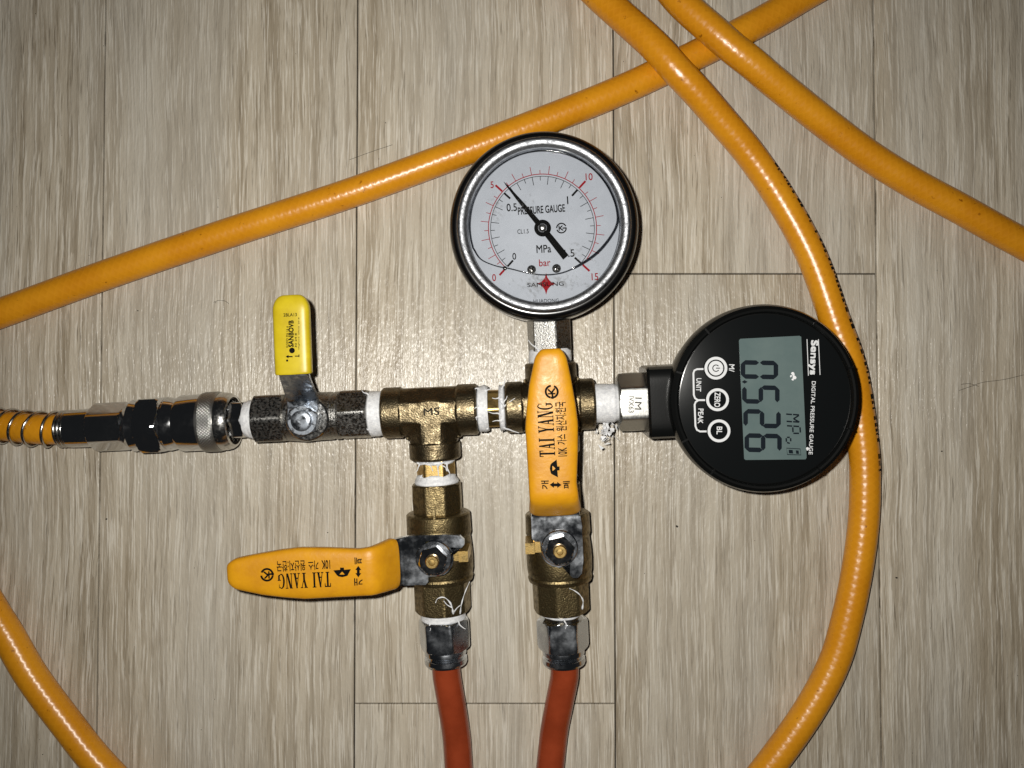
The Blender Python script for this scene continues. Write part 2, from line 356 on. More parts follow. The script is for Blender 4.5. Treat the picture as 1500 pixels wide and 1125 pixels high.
def serif_text(word):
    """condensed bold serif capitals from straight strokes and arcs"""
    vs, fs = [], []
    def q(*pts):
        o = len(vs); vs.extend(pts); fs.append(tuple(range(o, o+len(pts))))
    x = 0
    for ch in word:
        if ch == ' ': x += .42; continue
        if ch == 'T':
            q((x, .92), (x+.66, .92), (x+.66, 1), (x, 1)); q((x+.23, 0), (x+.43, 0), (x+.43, 1), (x+.23, 1)); q((x+.13, 0), (x+.53, 0), (x+.53, .06), (x+.13, .06))
            q((x, .74), (x+.07, .74), (x+.1, .95), (x, .95)); q((x+.59, .74), (x+.66, .74), (x+.66, .95), (x+.56, .95)); x += .76
        elif ch == 'A':
            q((x+.08, 0), (x+.16, 0), (x+.39, 1), (x+.31, 1)); q((x+.44, 0), (x+.66, 0), (x+.42, 1), (x+.26, 1)); q((x+.18, .3), (x+.5, .3), (x+.5, .38), (x+.2, .38))
            q((x, 0), (x+.26, 0), (x+.26, .06), (x, .06)); q((x+.38, 0), (x+.74, 0), (x+.74, .06), (x+.38, .06)); x += .8
        elif ch == 'I':
            q((x+.1, 0), (x+.3, 0), (x+.3, 1), (x+.1, 1)); q((x, 0), (x+.4, 0), (x+.4, .06), (x, .06)); q((x, .94), (x+.4, .94), (x+.4, 1), (x, 1)); x += .5
        elif ch == 'Y':
            q((x+.06, 1), (x+.28, 1), (x+.46, .45), (x+.28, .42)); q((x+.6, 1), (x+.68, 1), (x+.44, .42), (x+.36, .45)); q((x+.27, 0), (x+.47, 0), (x+.47, .48), (x+.27, .48))
            q((x+.17, 0), (x+.57, 0), (x+.57, .06), (x+.17, .06)); q((x, .94), (x+.36, .94), (x+.36, 1), (x, 1)); q((x+.5, .94), (x+.76, .94), (x+.76, 1), (x+.5, 1)); x += .8
        elif ch == 'N':
            q((x+.08, 0), (x+.16, 0), (x+.16, 1), (x+.08, 1)); q((x+.58, 0), (x+.66, 0), (x+.66, 1), (x+.58, 1)); q((x+.08, 1), (x+.3, 1), (x+.66, 0), (x+.46, 0))
            q((x, 0), (x+.26, 0), (x+.26, .06), (x, .06)); q((x+.48, .94), (x+.76, .94), (x+.76, 1), (x+.48, 1)); q((x, .94), (x+.2, .94), (x+.2, 1), (x, 1)); x += .84
        elif ch == 'G':
            n = 16; ou, inn = [], []
            for i in range(n+1):
                a = R(52+(308-52)*i/n); ou.append((x+.36+.36*math.cos(a), .5+.5*math.sin(a))); inn.append((x+.39+.2*math.cos(a), .5+.43*math.sin(a)))
            for i in range(n): q(ou[i], ou[i+1], inn[i+1], inn[i])
            q((x+.52, .05), (x+.7, .12), (x+.7, .44), (x+.52, .44)); q((x+.4, .4), (x+.76, .4), (x+.76, .46), (x+.4, .46)); q((x+.58, .7), (x+.64, .7), (x+.64, 1), (x+.58, .9)); x += .82
    return vs, fs
SEG = {'0': 'abcdef', '5': 'acdfg', '2': 'abdeg', '6': 'acdefg'}
def seg_polys(ch, t=.23, g=.02):
    """seven-segment digit in a unit box, x right, y up; t is relative to the width"""
    wd, ht = 1.0, 2.05
    def hz(y): return [(g+t*.3, y), (t*.9+g, y+t*.55), (wd-t*.9-g, y+t*.55), (wd-t*.3-g, y), (wd-t*.9-g, y-t*.55), (t*.9+g, y-t*.55)]
    def vt(x, y0, y1): return [(x, y0+g), (x+t*.55, y0+t*.7+g), (x+t*.55, y1-t*.7-g), (x, y1-g), (x-t*.55, y1-t*.7-g), (x-t*.55, y0+t*.7+g)]
    h = t*.5
    d = {'a': hz(ht-h), 'g': hz(ht/2), 'd': hz(h), 'f': vt(h, ht/2, ht-h*.6), 'b': vt(wd-h, ht/2, ht-h*.6), 'e': vt(h, h*.6, ht/2), 'c': vt(wd-h, h*.6, ht/2)}
    return [[(x/wd, y/ht) for x, y in d[k]] for k in SEG[ch]]

# ------------------------------------------------------------------ the floor
floor = MB(); box(floor, (-900, -900, -16), (900, 900, -2.2))
floor = floor.build('floor', M['groove'], smooth=None); floor['kind'] = 'structure'
seams = [P(x, 593).x for x in (147, 521, 900, 1286)]
pw = (seams[3]-seams[0])/3
xs = [seams[0]-pw*i for i in range(6, 0, -1)]+seams+[seams[3]+pw*i for i in range(1, 7)]
cols = list(zip(xs[:-1], xs[1:]))
for i, (x0, x1) in enumerate(cols):
    k = i-6
    j0 = {1: P(870, 1031).y, 2: P(1090, 401).y}.get(k, 330+((i*271) % 400)-200 if k not in (-1, 0, 3) else 420+60*k)
    ys = [y for y in (j0-1600, j0-800, j0, j0+800, j0+1600)]
    for y0, y1 in zip(ys[:-1], ys[1:]):
        y0, y1 = max(y0, -890), min(y1, 890)
        if y1-y0 < 20: continue
        cx, cy = (x0+x1)/2, (y0+y1)/2; hx, hy = (x1-x0)/2-.22, (y1-y0)/2-.2
        mb = MB(); dz = rnd.uniform(-.05, .0); e = .32
        rings = [[(sx*hx, sy*hy, -2.1) for sx, sy in ((-1, -1), (1, -1), (1, 1), (-1, 1))],
                 [(sx*hx, sy*hy, dz-.35) for sx, sy in ((-1, -1), (1, -1), (1, 1), (-1, 1))],
                 [(sx*(hx-e*.4), sy*(hy-e*.4), dz-.1) for sx, sy in ((-1, -1), (1, -1), (1, 1), (-1, 1))],
                 [(sx*(hx-e), sy*(hy-e), dz) for sx, sy in ((-1, -1), (1, -1), (1, 1), (-1, 1))]]
        mb.grid(rings)
        o = mb.build('plank', M['wood'], floor, smooth=None); o.location = (cx*.001, cy*.001, 0)

# ------------------------------------------------------------------ manifold root
man = empty('pressure_test_manifold')
man.matrix_world = Matrix.Translation(MW.translation*.001) @ MW.to_3x3().to_4x4()
man['label'] = 'brass and chrome pressure-test manifold with round gauges and yellow-handled valves lying on the floor'
man['category'] = 'pressure manifold'
up = (0, 0, 1)
FU = frame((0, 0, 0), (1, 0, 0), up)                       # horizontal pipe
UA = L(641, 700).x*.5 + L(648, 900).x*.5                    # left branch axis
UB = L(806, 560).x*.34 + L(818, 800).x*.33 + L(826, 930).x*.33
FA = frame((UA, 0, 0), (0, -1, 0), up)
FB = frame((UB, 0, 0), (0, -1, 0), up)

def tape(fr, t0, t1, r0, r1=None, seed=0, rough_=.22, wisps=0, cone=0):
    r1 = r1 or r0; q = random.Random(seed); n = 56; m = max(6, int((t1-t0)/.35))
    bands = [q.uniform(-1, 1) for _ in range(m+1)]; ph = [q.uniform(0, 6.28) for _ in range(6)]
    def rf(a, t):
        f = (t-t0)/(t1-t0); i = min(m, int(f*m+.5))
        wob = math.sin(3*a+ph[0]+f*5)+.6*math.sin(7*a+ph[1]-f*9)+.5*math.sin(13*a+ph[2]+f*14)
        edge = -.5*max(0, 1-min(f, 1-f)*7)
        return r0+(r1-r0)*f+rough_*(.45*bands[i]+.35*wob)+edge
    mb = MB(); polar(mb, fr, [t0+(t1-t0)*i/m for i in range(m+1)], rf, n)
    o, d, top, side = fr
    for k in range(wisps):                                  # frayed threads of tape
        a = q.uniform(-1.1, 1.1); t = q.choice((t0, t1)); s = -1 if t == t0 else 1
        p = o+d*t+top*(r0*math.cos(a))+side*(r0*math.sin(a)); pts = [p-d*s*.8]
        v = (d*s*q.uniform(.3, 1)+top*q.uniform(.05, .5)+side*q.uniform(-.9, .9))
        for i in range(4):
            pts.append(pts[-1]+v*q.uniform(.6, 1.2)); v = v+side*q.uniform(-.7, .7)+d*q.uniform(-.5, .5)+top*q.uniform(-.25, .2)
        tube(mb, catmull(pts, .4), lambda f: .32*(1-.7*f), 5)
    return mb.build('thread_tape', M['tape'], man, 50)

# -- tee and cross castings
def casting(name, cu, arms, parent):
    mb = MB(); ap = 8.35; rc = 8.95
    for ang, reach, core in arms:
        d = Vector((math.cos(R(ang)), math.sin(R(ang)), 0)); fr = frame((cu, 0, 0), d, up)
        hexnut(mb, fr, -ap*.5, core+.3, ap, 8, 0, .3, 64, 1.0)
        lathe(mb, fr, [(core, rc-.6), (core+.5, rc), (reach-.6, rc), (reach, rc-.5), (reach+.001, 6.6)], 64)
    for i, (a0, _, c0) in enumerate(arms):                  # webs in the inner corners
        for a1, _, c1 in arms[i+1:]:
            if abs(abs(a0-a1)-180) < 1: continue
            v = Vector((math.cos(R(a0))+math.cos(R(a1)), math.sin(R(a0))+math.sin(R(a1)), 0))
            box(mb, (min(cu, cu+v.x*9.6), min(0, v.y*9.6), -2.6), (max(cu, cu+v.x*9.6), max(0, v.y*9.6), 2.6))
    return mb.build(name, M['brass'], parent, 40, remesh=.27)
uT = UA
tee = casting('tee_fitting', uT, [(180, uT-U(562), uT-U(591)), (0, U(700)-uT, U(670)-uT), (270, -VA(672), -VA(646))], man)
tee['label'] = 'dark cast brass tee joining the horizontal pipe to the left branch'
cross = casting('cross_fitting', UB, [(180, UB-U(741), UB-U(767)), (0, U(871)-UB, U(847)-UB), (90, VB(531), VB(561)), (270, -VB(663), -VB(637))], man)
cross['label'] = 'cast brass cross fitting beneath the upright orange lever'
# raised foundry letters on the tee
pr = Print(lambda x, y, l: tuple(L(540+x/4.6875, 500+y/4.6875, 8.35)[:2])+(8.5+l*.6,))
pr.text('MS', 432, 482, 108, 50, 3, .03)
pr.build('stamped_letters', M['groove'], tee)
# nipples between fittings
hx = MB(); hexnut(hx, FU, U(699), U(742), 6.3, 6, R(30), .5); hx.build('hex_nipple', M['brass_machined'], man, 22)
hx = MB(); hexnut(hx, FA, -VA(671), -VA(703), 6.0, 6, 0, .5); hx.build('hex_nipple', M['brass_machined'], man, 22)
hx = MB(); hexnut(hx, FB, -VB(662), -VB(702), 6.0, 6, 0, .5); hx.build('hex_nipple', M['brass_machined'], man, 22)
tape(FU, U(700.5), U(716), 8.0, 8.2, 1, .3, 5); tape(FU, U(732), U(740.5), 8.3, 7.6, 2, .35, 8)
tape(FA, -VA(672.5), -VA(679), 6.9, 6.5, 3, .35, 9); tape(FA, -VA(693), -VA(708), 6.6, 8.0, 4, .25, 2)
tape(FB, -VB(663.5), -VB(669), 7, 6.5, 5, .35, 5); tape(FB, -VB(691), -VB(699.5), 6.8, 8.0, 6, .25, 3)
tape(FU, U(541.5), U(562.5), 8.2, 7.9, 7, .25, 2); tape(FU, U(870), U(904), 6.9, 6.7, 8, .16, 0)
tape(FB, -VB(511), -VB(531), 7.3, 7.6, 9, .22, 2); tape(FU, U(359), U(377), 6.2, 7.4, 10, .2, 0)
tape(FA, -VA(891), -VA(907), 7.9, 8.0, 11, .22, 7); tape(FB, -VB(886), -VB(901.5), 7.4, 7.0, 12, .22, 4)
for pts, rw in (([(664, 899, 8.2), (662, 889, 9.6), (658, 881, 10.2), (650, 875, 10.6), (641, 877, 10.2), (638, 883, 10)], .42), ([(662, 890, 9.8), (655, 886, 10.3), (650, 880, 10.5)], .3), ([(674, 899, 8.2), (676, 885, 9.6), (681, 868, 9.6), (688, 852, 9.8)], .3),
                ([(853, 892, 7.2), (854, 880, 8.6), (849, 871, 9.8), (841, 865, 10.2), (834, 862, 10.3)], .36), ([(634, 690, 6.3), (630, 682, 6.9), (622, 680, 6.6)], .25), ([(655, 690, 6.3), (652, 684, 7), (646, 681, 6.9), (652, 676, 6.9)], .3)):
    mb = MB(); tube(mb, catmull([L(x, y, h) for x, y, h in pts], .5), lambda f: rw*(1-.5*f)*(.8+.35*math.sin(f*19)), 6); mb.build('tape_strand', M['tape'], man, 60)
# crumpled tape end under the right arm
mb = MB(); q = random.Random(5)
b0 = L(888, 632, -1)
for i in range(46):
    c = b0+Vector((q.gauss(0, 1.5), q.gauss(-.4, 1.7), q.uniform(-1, 3.5)))
    a, b, cc = [c+Vector((q.uniform(-1.3, 1.3), q.uniform(-1.3, 1.3), q.uniform(-1, 1))) for _ in range(3)]
    mb.add([a, b, cc, a+Vector((.08, .06, .1)), b+Vector((.08, .06, .1)), cc+Vector((.08, .06, .1))], [(0, 1, 2), (3, 5, 4), (0, 3, 4, 1), (1, 4, 5, 2), (2, 5, 3, 0)])
tube(mb, [b0+Vector((0, 3.2, 2)), b0+Vector((.6, 1.5, 2)), b0], .5, 6)
mb.build('thread_tape', M['tape'], man, None)['label'] = 'crumpled loose end of white tape under the right arm'

# ------------------------------------------------------------------ the two brass ball valves with orange levers
PLATE = 15.0; GT = 26.0; TH = 2.6                            # plate underside, grip mid height, half thickness
sA = L(631, 822.5, 21.5); SA = Vector((UA, sA.y, 0)); SB = Vector((UB, L(825.6, 807, 21.5).y, 0))
def lever_xy(px, py, h):                                    # photograph pixel on the sideways lever -> lever frame (x out along the lever)
    p = L(px, py, h); return Vector((-(p.x-SA.x), -(p.y-SA.y)))
def c7(x, y): return 320+x/3.75, 700+y/3.75
top_e = [(60, 452), (100, 439), (200, 418), (350, 392), (450, 380), (600, 381), (770, 388), (850, 374), (920, 346), (968, 324)]
bot_e = [(60, 592), (100, 608), (250, 640), (380, 655), (480, 662), (700, 650), (880, 634), (972, 610)]
def hgt(x):                                                 # lever mid height along its length
    f = min(1, max(0, (x-10.5)/9.5)); f = f*f*(3-2*f); return (PLATE+1.0)*(1-f)+GT*f
def edge(pts):
    out = []
    for x, y in pts:
        hh = GT
        for _ in range(3): v = lever_xy(*c7(x, y), hh); hh = hgt(v.x)
        out.append((v.x, v.y))
    out.sort(); return out
te, be = edge(top_e), edge(bot_e)
tipx = lever_xy(*c7(54, 522), GT).x
def ip(pts, x): return float(np.interp(x, [p[0] for p in pts], [p[1] for p in pts]))
gx0 = lever_xy(*c7(969, 465), 18).x
def grip_section(x):
    a, b = ip(te, x), ip(be, x); yc, hw = (a+b)/2, abs(a-b)/2; th = TH
    d = tipx-x; RT = 4.2
    if d < RT:
        f = max(0, 1-((RT-d)/RT)**2.6)**(1/2.2); hw *= .55+.45*f; th *= .35+.65*f
    return yc, hw, th
xsn = list(np.linspace(gx0, 24, 16))+list(np.linspace(25.5, tipx-4.2, 22))+[tipx-4.2+4.2*math.sin(R(a)) for a in (12, 24, 36, 48, 58, 68, 76, 83, 88)]
EXPO = 3.4
def lever_parts():
    mb = MB(); rings = []; n = 36
    for i, x in enumerate(xsn):
        yc, hw, th = grip_section(x); z = hgt(x); s = 1 if i else .93
        dz = (hgt(x+.3)-hgt(x-.3))/.6; nx, nz = -dz/math.hypot(1, dz), 1/math.hypot(1, dz)
        ring = []
        for j in range(n):
            a = 2*math.pi*j/n; ca, sa = math.cos(a), math.sin(a)
            y = yc+s*hw*math.copysign(abs(ca)**(2/EXPO), ca); t = s*th*math.copysign(abs(sa)**(2/EXPO), sa)
            ring.append((x+nx*t, y, z+nz*t))
        rings.append(ring)
    mb.grid(rings); grip = mb
    pl = MB()
    def c(x, y, h=PLATE+2): v = lever_xy(*c7(x, y), h); return (v.x, v.y)
    # flat plate round the stem with its stop hook
    poly = [c(1010, 327), c(1060, 318), c(1250, 311), c(1325, 319), c(1350, 342), c(1350, 368), c(1335, 385), c(1300, 389), c(1272, 382)]
    o = c(1165, 460); r = 6.6
    ctr = Vector((0, 0)); 
    for a in (215, 195, 175, 155, 135, 118): poly.append((ctr.x+r*math.cos(R(a)), ctr.y+r*math.sin(R(a))))
    poly += [c(1152, 545), c(1152, 572), c(1138, 588), c(1015, 592)]
    prism(pl, poly, PLATE, PLATE+2.0)
    ys0, ys1 = poly[0][1], poly[-1][1]; x0 = (poly[0][0]+poly[-1][0])/2
    rings = []
    for x in np.linspace(x0-.4, gx0+7, 22):
        z = hgt(x); f = (x-x0)/(gx0+7-x0); a, b = ip(te, max(x, gx0))*1.0, ip(be, max(x, gx0))
        y0 = ys0*(1-f)+(a+1.2)*f; y1 = ys1*(1-f)+(b-1.2)*f
        rings.append([(x, y0, z-1), (x, y0+.2, z+.8), (x, y0+.5, z+1), (x, y1-.5, z+1), (x, y1-.2, z+.8), (x, y1, z-1)])
    pl.grid(rings)
    return grip, pl
GRIP, PLT = lever_parts()
def gtop(x, y):
    yc, hw, th = grip_section(x); f = min(.999, abs(y-yc)/hw); dz = (hgt(x+.3)-hgt(x-.3))/.6
    return hgt(x)+th*(1-f**EXPO)**(1/EXPO)*math.hypot(1, dz)
def ht3(x, y):                                              # pixel of the handle close-up -> grip top, lever frame
    hh = GT+TH
    for _ in range(3): v = lever_xy(380+x/6.818, 780+y/6.818, hh); hh = gtop(v.x, v.y)
    return v.x, v.y, hh
def handle_print():
    pr = Print(lambda x, y, l: (lambda q_: (q_[0], q_[1], q_[2]+l))(ht3(x, y)))
    A = 182.4
    pr.text('', 448, 478, 530, 152, A, vf=serif_text('TAI YANG'))
    pr.text('10K', 664, 320, 84, 86, A, .025); pr.text('가스', 540, 328, 100, 92, A, .022); pr.text('원산지:한국', 316, 334, 285, 104, A, .018)
    pr.text('폐', 988, 282, 72, 66, A, .035); pr.text('개', 990, 492, 84, 70, A, .03)
    pr.poly([(974, 370), (1002, 370), (1002, 412), (974, 412)]); pr.poly([(988, 332), (1018, 374), (958, 374)]); pr.poly([(988, 448), (958, 406), (1018, 406)])
    # crest
    pr.poly([(738, 378), (806, 372), (806, 412), (790, 436), (775, 428)]); pr.poly([(806, 350), (844, 350), (846, 372), (826, 392), (806, 404)])
    pr.poly([(914, 366), (880, 432), (862, 438), (846, 412), (846, 372)]); pr.poly([(780, 420), (876, 420), (870, 436), (828, 446), (786, 438)]); pr.poly([(806, 372), (846, 372), (848, 412), (826, 390), (806, 412)])
    # K mark
    pr.arc(76, 422, 58, -8, 158, 20); pr.arc(76, 422, 58, 188, 350, 20); pr.line([(80, 418), (146, 412)], 18); pr.text('K', 70, 424, 62, 66, A, .05)
    return pr.mb
HP = handle_print()
def place(mb, rz, s):
    m = Matrix.Translation(s) @ Matrix.Rotation(R(rz), 4, 'Z'); o = MB(); o.v = [tuple(m @ Vector(p)) for p in mb.v]; o.f = mb.f; return o

def brass_valve(fr, s, tfun, ph_lo, rz, tab_dir, label):
    t = tfun; mb = MB()
    hexnut(mb, fr, t(707), t(752), 8.35, 8, 0, .4, 96, 1.0)
    prof = [(t(748), 8), (t(750), 10.7), (t(752), 11.2), (t(779), 11.35), (t(782), 11.1), (t(784), 10.9), (t(800), 11.3), (t(815), 11.5), (t(832), 11.4), (t(840), 11.0), (t(843), 11.3), (t(848), 11.0), (t(851), 9)]
    lathe(mb, fr, prof, 72)
    o, d, top, side = fr
    hexnut(mb, fr, t(847), t(894), 9.2, 8, R(ph_lo), 1.6, 96, .99)
    # boss carrying the stem
    bf = frame((s.x, s.y, 0), up, (0, 1, 0))
    lathe(mb, bf, [(5, 8.2), (10.5, 7.6), (11.5, 7), (14.2, 6.6), (14.8, 6.2)], 48)
    box(mb, (s.x-.35, s.y+8, 10.2), (s.x+.35, s.y+16.6, 11.6))     # casting seam
    body = mb.build('ball_valve', M['valve_brass'], man, 28); body['label'] = label
    # stop lug beside the stem
    k = MB(); x0, x1 = (8.2, 11.3) if tab_dir > 0 else (-11.3, -8.2)
    poly = [(s.x+x0, s.y-1.7), (s.x+x1, s.y-1.7), (s.x+x1, s.y+1.9), (s.x+x0, s.y+1.9)]
    prism(k, poly, 6, 17.2); xa, xb = sorted((6.0*tab_dir, 8.6*tab_dir)); box(k, (s.x+xa, s.y-1.9, 9), (s.x+xb, s.y+2.3, 14.6))
    k.build('stop_lug', M['brass_machined'], body, 30)
    place(PLT, rz, s).build('lever_plate', M['worn_chrome'], body, 25)
    place(GRIP, rz, s).build('lever_grip', M['grip'], body, 60)
    place(HP, rz, s).build('grip_print', M['ink'], body, None)
    wsh = MB(); lathe(wsh, bf, [(17.02, 5.9), (17.5, 6.1), (17.9, 5.7), (18.0, 4)], 48); wsh.build('washer', M['worn_chrome'], body, 30)
    nt_ = MB(); hexnut(nt_, bf, 17.9, 21.6, 4.3, 6, R(12), .5); nt_.build('stem_nut', M['chrome'], body, 22)
    sm = MB(); lathe(sm, bf, [(14, 2.2), (22.6, 2.2), (23.0, 1.9), (23.0, 1.1), (22.7, .9), (22.75, .2)], 32); sm.build('stem', M['brass_machined'], body, 30)
    return body
vA = brass_valve(FA, SA, lambda py: -VA(py), 12, 180, 1, 'brass ball valve with its orange lever turned sideways to the left')
vB = brass_valve(FB, SB, lambda py: -VB(py), -14, 90, -1, 'brass ball valve with its orange lever pointing up along the pipe')
# chrome tube fittings under the valves
def tube_fitting(fr, t, phase, label):
    mb = MB(); lathe(mb, fr, [(t(896), 6.2), (t(903), 7.6), (t(906), 8.2)], 64); hexnut(mb, fr, t(904), t(949), 8.0, 6, R(phase), 1.4)
    b = mb.build('tube_fitting', M['worn_chrome'], man, 22); b['label'] = label
    c = MB(); lathe(c, fr, [(t(946), 7.0), (t(951), 7.4), (t(956), 7.4), (t(958), 6.7), (t(960), 6.7), (t(962), 7.5), (t(968), 7.6), (t(971), 7.3), (t(972), 6.2)], 64)
    c.build('release_collar', M['worn_chrome'], b, 25)
tube_fitting(FA, lambda p: -VA(p), 8, 'chrome tube fitting below the sideways lever valve'); tube_fitting(FB, lambda p: -VB(p), 0, 'chrome tube fitting below the upright lever valve')

# ------------------------------------------------------------------ small nickel valve with the bright yellow lever
mb = MB()
hexnut(mb, FU, U(376), U(422), 8.15, 6, R(26), .7); lathe(mb, FU, [(U(418), 7.4), (U(424), 8.2), (U(448), 8.8), (U(468), 8.5), (U(488), 8.4), (U(490), 8.1), (U(492), 8.1), (U(493), 8.4), (U(499), 8.4), (U(501), 7.8)], 64)
hexnut(mb, FU, U(500), U(543), 8.1, 6, R(20), .7)
nS = L(441.5, 613.5, 19.5); nS = Vector((L(449, 614, 11).x, 0, 0))
bf = frame((nS.x, 0, 0), up, (0, 1, 0))
lathe(mb, bf, [(4, 7.2), (8.6, 7.2), (9.0, 6.9), (11, 4)], 48)
nv = mb.build('ball_valve', M['nickel'], man, 22); nv['label'] = 'small nickel ball valve with bright yellow lever pointing up'
d = MB(); lathe(d, bf, [(9.02, 6.6), (9.5, 7.4), (10.4, 7.5), (10.8, 7.0), (10.9, 3)], 56); d.build('indicator_disc', M['bright_nickel'], nv, 30)
def c4(x, y, h): p = L(340+x/4.327, 420+y/4.327, h); return p
NG = 25.0; NP = 12.0
gy0, gy1 = c4(390, 556, NG).y, c4(380, 52, NG).y
xl0, xl1 = c4(276, 540, NG).x, c4(262, 130, NG).x; xr0, xr1 = c4(508, 540, NG).x, c4(494, 130, NG).x
mb = MB(); rings = []; n = 32
ysn = [gy0, gy0+.25, gy0+.7]+list(np.linspace(gy0+1.5, gy1-5, 12))+[gy1-5+5*math.sin(R(a)) for a in (15, 30, 45, 57, 68, 77, 84, 88)]
def ngrip(y):
    f = (y-gy0)/(gy1-gy0); xl, xr = xl0+(xl1-xl0)*f, xr0+(xr1-xr0)*f; c, hw, th = (xl+xr)/2, (xr-xl)/2, 2.5
    dd = gy1-y
    if dd < 5: g = math.sqrt(max(0, 1-((5-dd)/5)**2)); hw *= .4+.6*g; th *= .3+.7*g
    return c, hw, th
for i, y in enumerate(ysn):
    c, hw, th = ngrip(y); s = (.93, .985, 1)[i] if i < 3 else 1
    rings.append([(c+s*hw*math.copysign(abs(math.cos(a))**(2/3.6), math.cos(a)), y, NG+s*th*math.copysign(abs(math.sin(a))**(2/3.6), math.sin(a))) for a in [2*math.pi*j/n for j in range(n)]])
mb.grid(rings); mb.build('lever_grip', M['grip_yellow'], nv, 60)
# pressed steel lever: flat round the stem, then an S-bend up into the grip
mb = MB(); rings = []
stn = [(c4(360, 905, NP), c4(540, 905, NP), NP), (c4(352, 840, NP), c4(548, 840, NP), NP), (c4(352, 770, NP), c4(552, 760, NP), NP), (c4(348, 730, NP+.6), c4(548, 722, NP+.6), NP+.6), (c4(336, 680, 15), c4(536, 675, 15), 15), (c4(318, 625, 19.5), c4(514, 625, 19.5), 19.5),
       (c4(305, 585, 23), c4(498, 585, 23), 23), (c4(299, 562, 24.6), c4(491, 562, 24.6), 24.6), (c4(298, 540, 25), c4(488, 540, 25), 25), (c4(296, 480, 25), c4(486, 480, 25), 25)]
for a, b, h in stn: rings.append([(a.x, a.y, h-.7), (a.x+.05, a.y, h+.5), (a.x+.3, a.y, h+.75), (b.x-.3, b.y, h+.75), (b.x-.05, b.y, h+.5), (b.x, b.y, h-.7)])
mb.grid(rings); mb.build('lever_plate', M['steel'], nv, 24)
wsh = MB(); lathe(wsh, bf, [(NP+.77, 4.9), (NP+1.2, 5.0), (NP+1.5, 4.6), (NP+1.6, 2)], 40); wsh.build('washer', M['steel'], nv, 30)
ntm = MB(); hexnut(ntm, bf, NP+1.5, NP+4.6, 4.9, 6, R(20), .5); ntm.build('stem_nut', M['steel'], nv, 22)
sm = MB(); lathe(sm, bf, [(9, 3.2), (NP+5.6, 3.5), (NP+6.2, 3.3), (NP+6.45, 2.8), (NP+6.5, 1.5), (NP+6.4, .4)], 36); sm.build('stem', M['steel'], nv, 40)
def n3(x, y, l):
    p = c4(x, y, NG+2.5); c, hw, th = ngrip(p.y); f = min(.99, abs(p.x-c)/hw); h = NG+th*(1-f**3.6)**(1/3.6)
    p = c4(x, y, h); return (p.x, p.y, h+l)
pr = Print(n3)
pr.text('2BLA13', 368, 178, 84, 20, 2, .03); pr.text('SANBOVB', 374, 298, 168, 30, 90, .06); pr.disc(380, 404, 18)
pr.text('KGMD PN 16 4', 350, 318, 134, 14, 90, .03); pr.text('30 24 8', 404, 340, 90, 12, 90, .03); pr.text('10kgf/cm2  DN15  2018', 424, 298, 205, 10, 90, .02)
pr.line([(345, 443), (384, 443)], 8); pr.poly([(340, 443), (358, 432), (358, 454)]); pr.line([(398, 440), (424, 440)], 6); pr.line([(424, 430), (424, 446)], 6); pr.disc(349, 468, 7)
pr.build('grip_print', M['ink'], nv)
# plug into the quick coupler
mb = MB(); hexnut(mb, FU, U(330), U(362), 6.25, 6, R(27), .5); lathe(mb, FU, [(U(318), 4.2), (U(331), 4.6), (U(332), 5.4)], 48)
mb.build('plug_nipple', M['chrome'], man, 22)

# ------------------------------------------------------------------ dial pressure gauge
WB = 17.5; WD = 11.0; WG = 15.2
gc = L(796.5, 331, 14)
gf = frame((gc.x, gc.y, 0), up, (0, 1, 0))
mb = MB(); lathe(mb, gf, [(-8.0, 20), (-8.0, 27), (-7.4, 29.6), (-5.5, 31.0), (-2, 31.4), (8, 31.4), (11.5, 31.3), (13.6, 30.8), (14.9, 29.9), (15.3, 29.2), (15.2, 28.4), (9.5, 28.3), (9.5, 10)], 128)
pg = mb.build('dial_gauge', M['rubber'], man, 40); pg['label'] = 'round dial gauge with white face, chrome bezel and black rubber rim'
mb = MB(); lathe(mb, gf, [(9.6, 28.25), (15.0, 28.6), (16.0, 28.55), (16.8, 28.35), (17.25, 28.0), (17.5, 27.5), (17.52, 27.0), (17.4, 26.3), (17.1, 25.6), (16.6, 25.3), (16.0, 25.15), (9.6, 25.1)], 160, False)
mb.build('bezel', M['bezel'], pg, 40)
mb = MB(); lathe(mb, gf, [(WD-.8, 25.0), (WD-.05, 25.0), (WD, 24.9)], 96); mb.build('dial', M['dial'], pg, 30)
mb = MB(); lathe(mb, gf, [(WG, 25.05), (WG+.8, 25.05)], 96); mb.build('gauge_glass', M['glass'], pg, 30)
def D(x, y, h): return L(640+x/3.75, 180+y/3.75, h)
def d3(x, y, l): p = D(x, y, WD+l); return (p.x, p.y, WD+l)
pb, pd = Print(d3), Print(d3)
DC = (580, 578); ROT = 2.6
def pol(a, r): return (DC[0]+r*math.cos(R(a+ROT)), DC[1]-r*math.sin(R(a+ROT)))
def tick(pr_, v, r0, r1, wd): a = 225-v*18; pr_.line([pol(a, r0), pol(a, r1)], wd)
pd.line([pol(225-270*i/90, 297) for i in range(91)], 4.5); pb.line([pol(225-270*i/90, 285) for i in range(91)], 3.2)
for i in range(31):
    v = i/2
    if v % 5 == 0: tick(pd, v, 300, 350, 11); tick(pb, v, 240, 286, 11)
    else:
        tick(pd, v, 297, 342 if i % 2 == 0 else 320, 3.4); tick(pb, v, 284, 240 if i % 2 == 0 else 262, 3.4)
for t, x, y, wd, ht in (('0.5', 411, 464, 56, 42), ('1', 718, 425, None, 42), ('0', 425, 733, 20, 36), ('1.5', 728, 716, 54, 40)): pb.text(t, x, y, wd, ht, 3.5, .018)
pb.text('PRESSURE GAUGE', 574, 476, 258, 40, 4, .03); pb.text('CL1.5', 473, 596, 62, 24, 3, .01); pb.text('MPa', 587, 692, 80, 42, 3, .02)
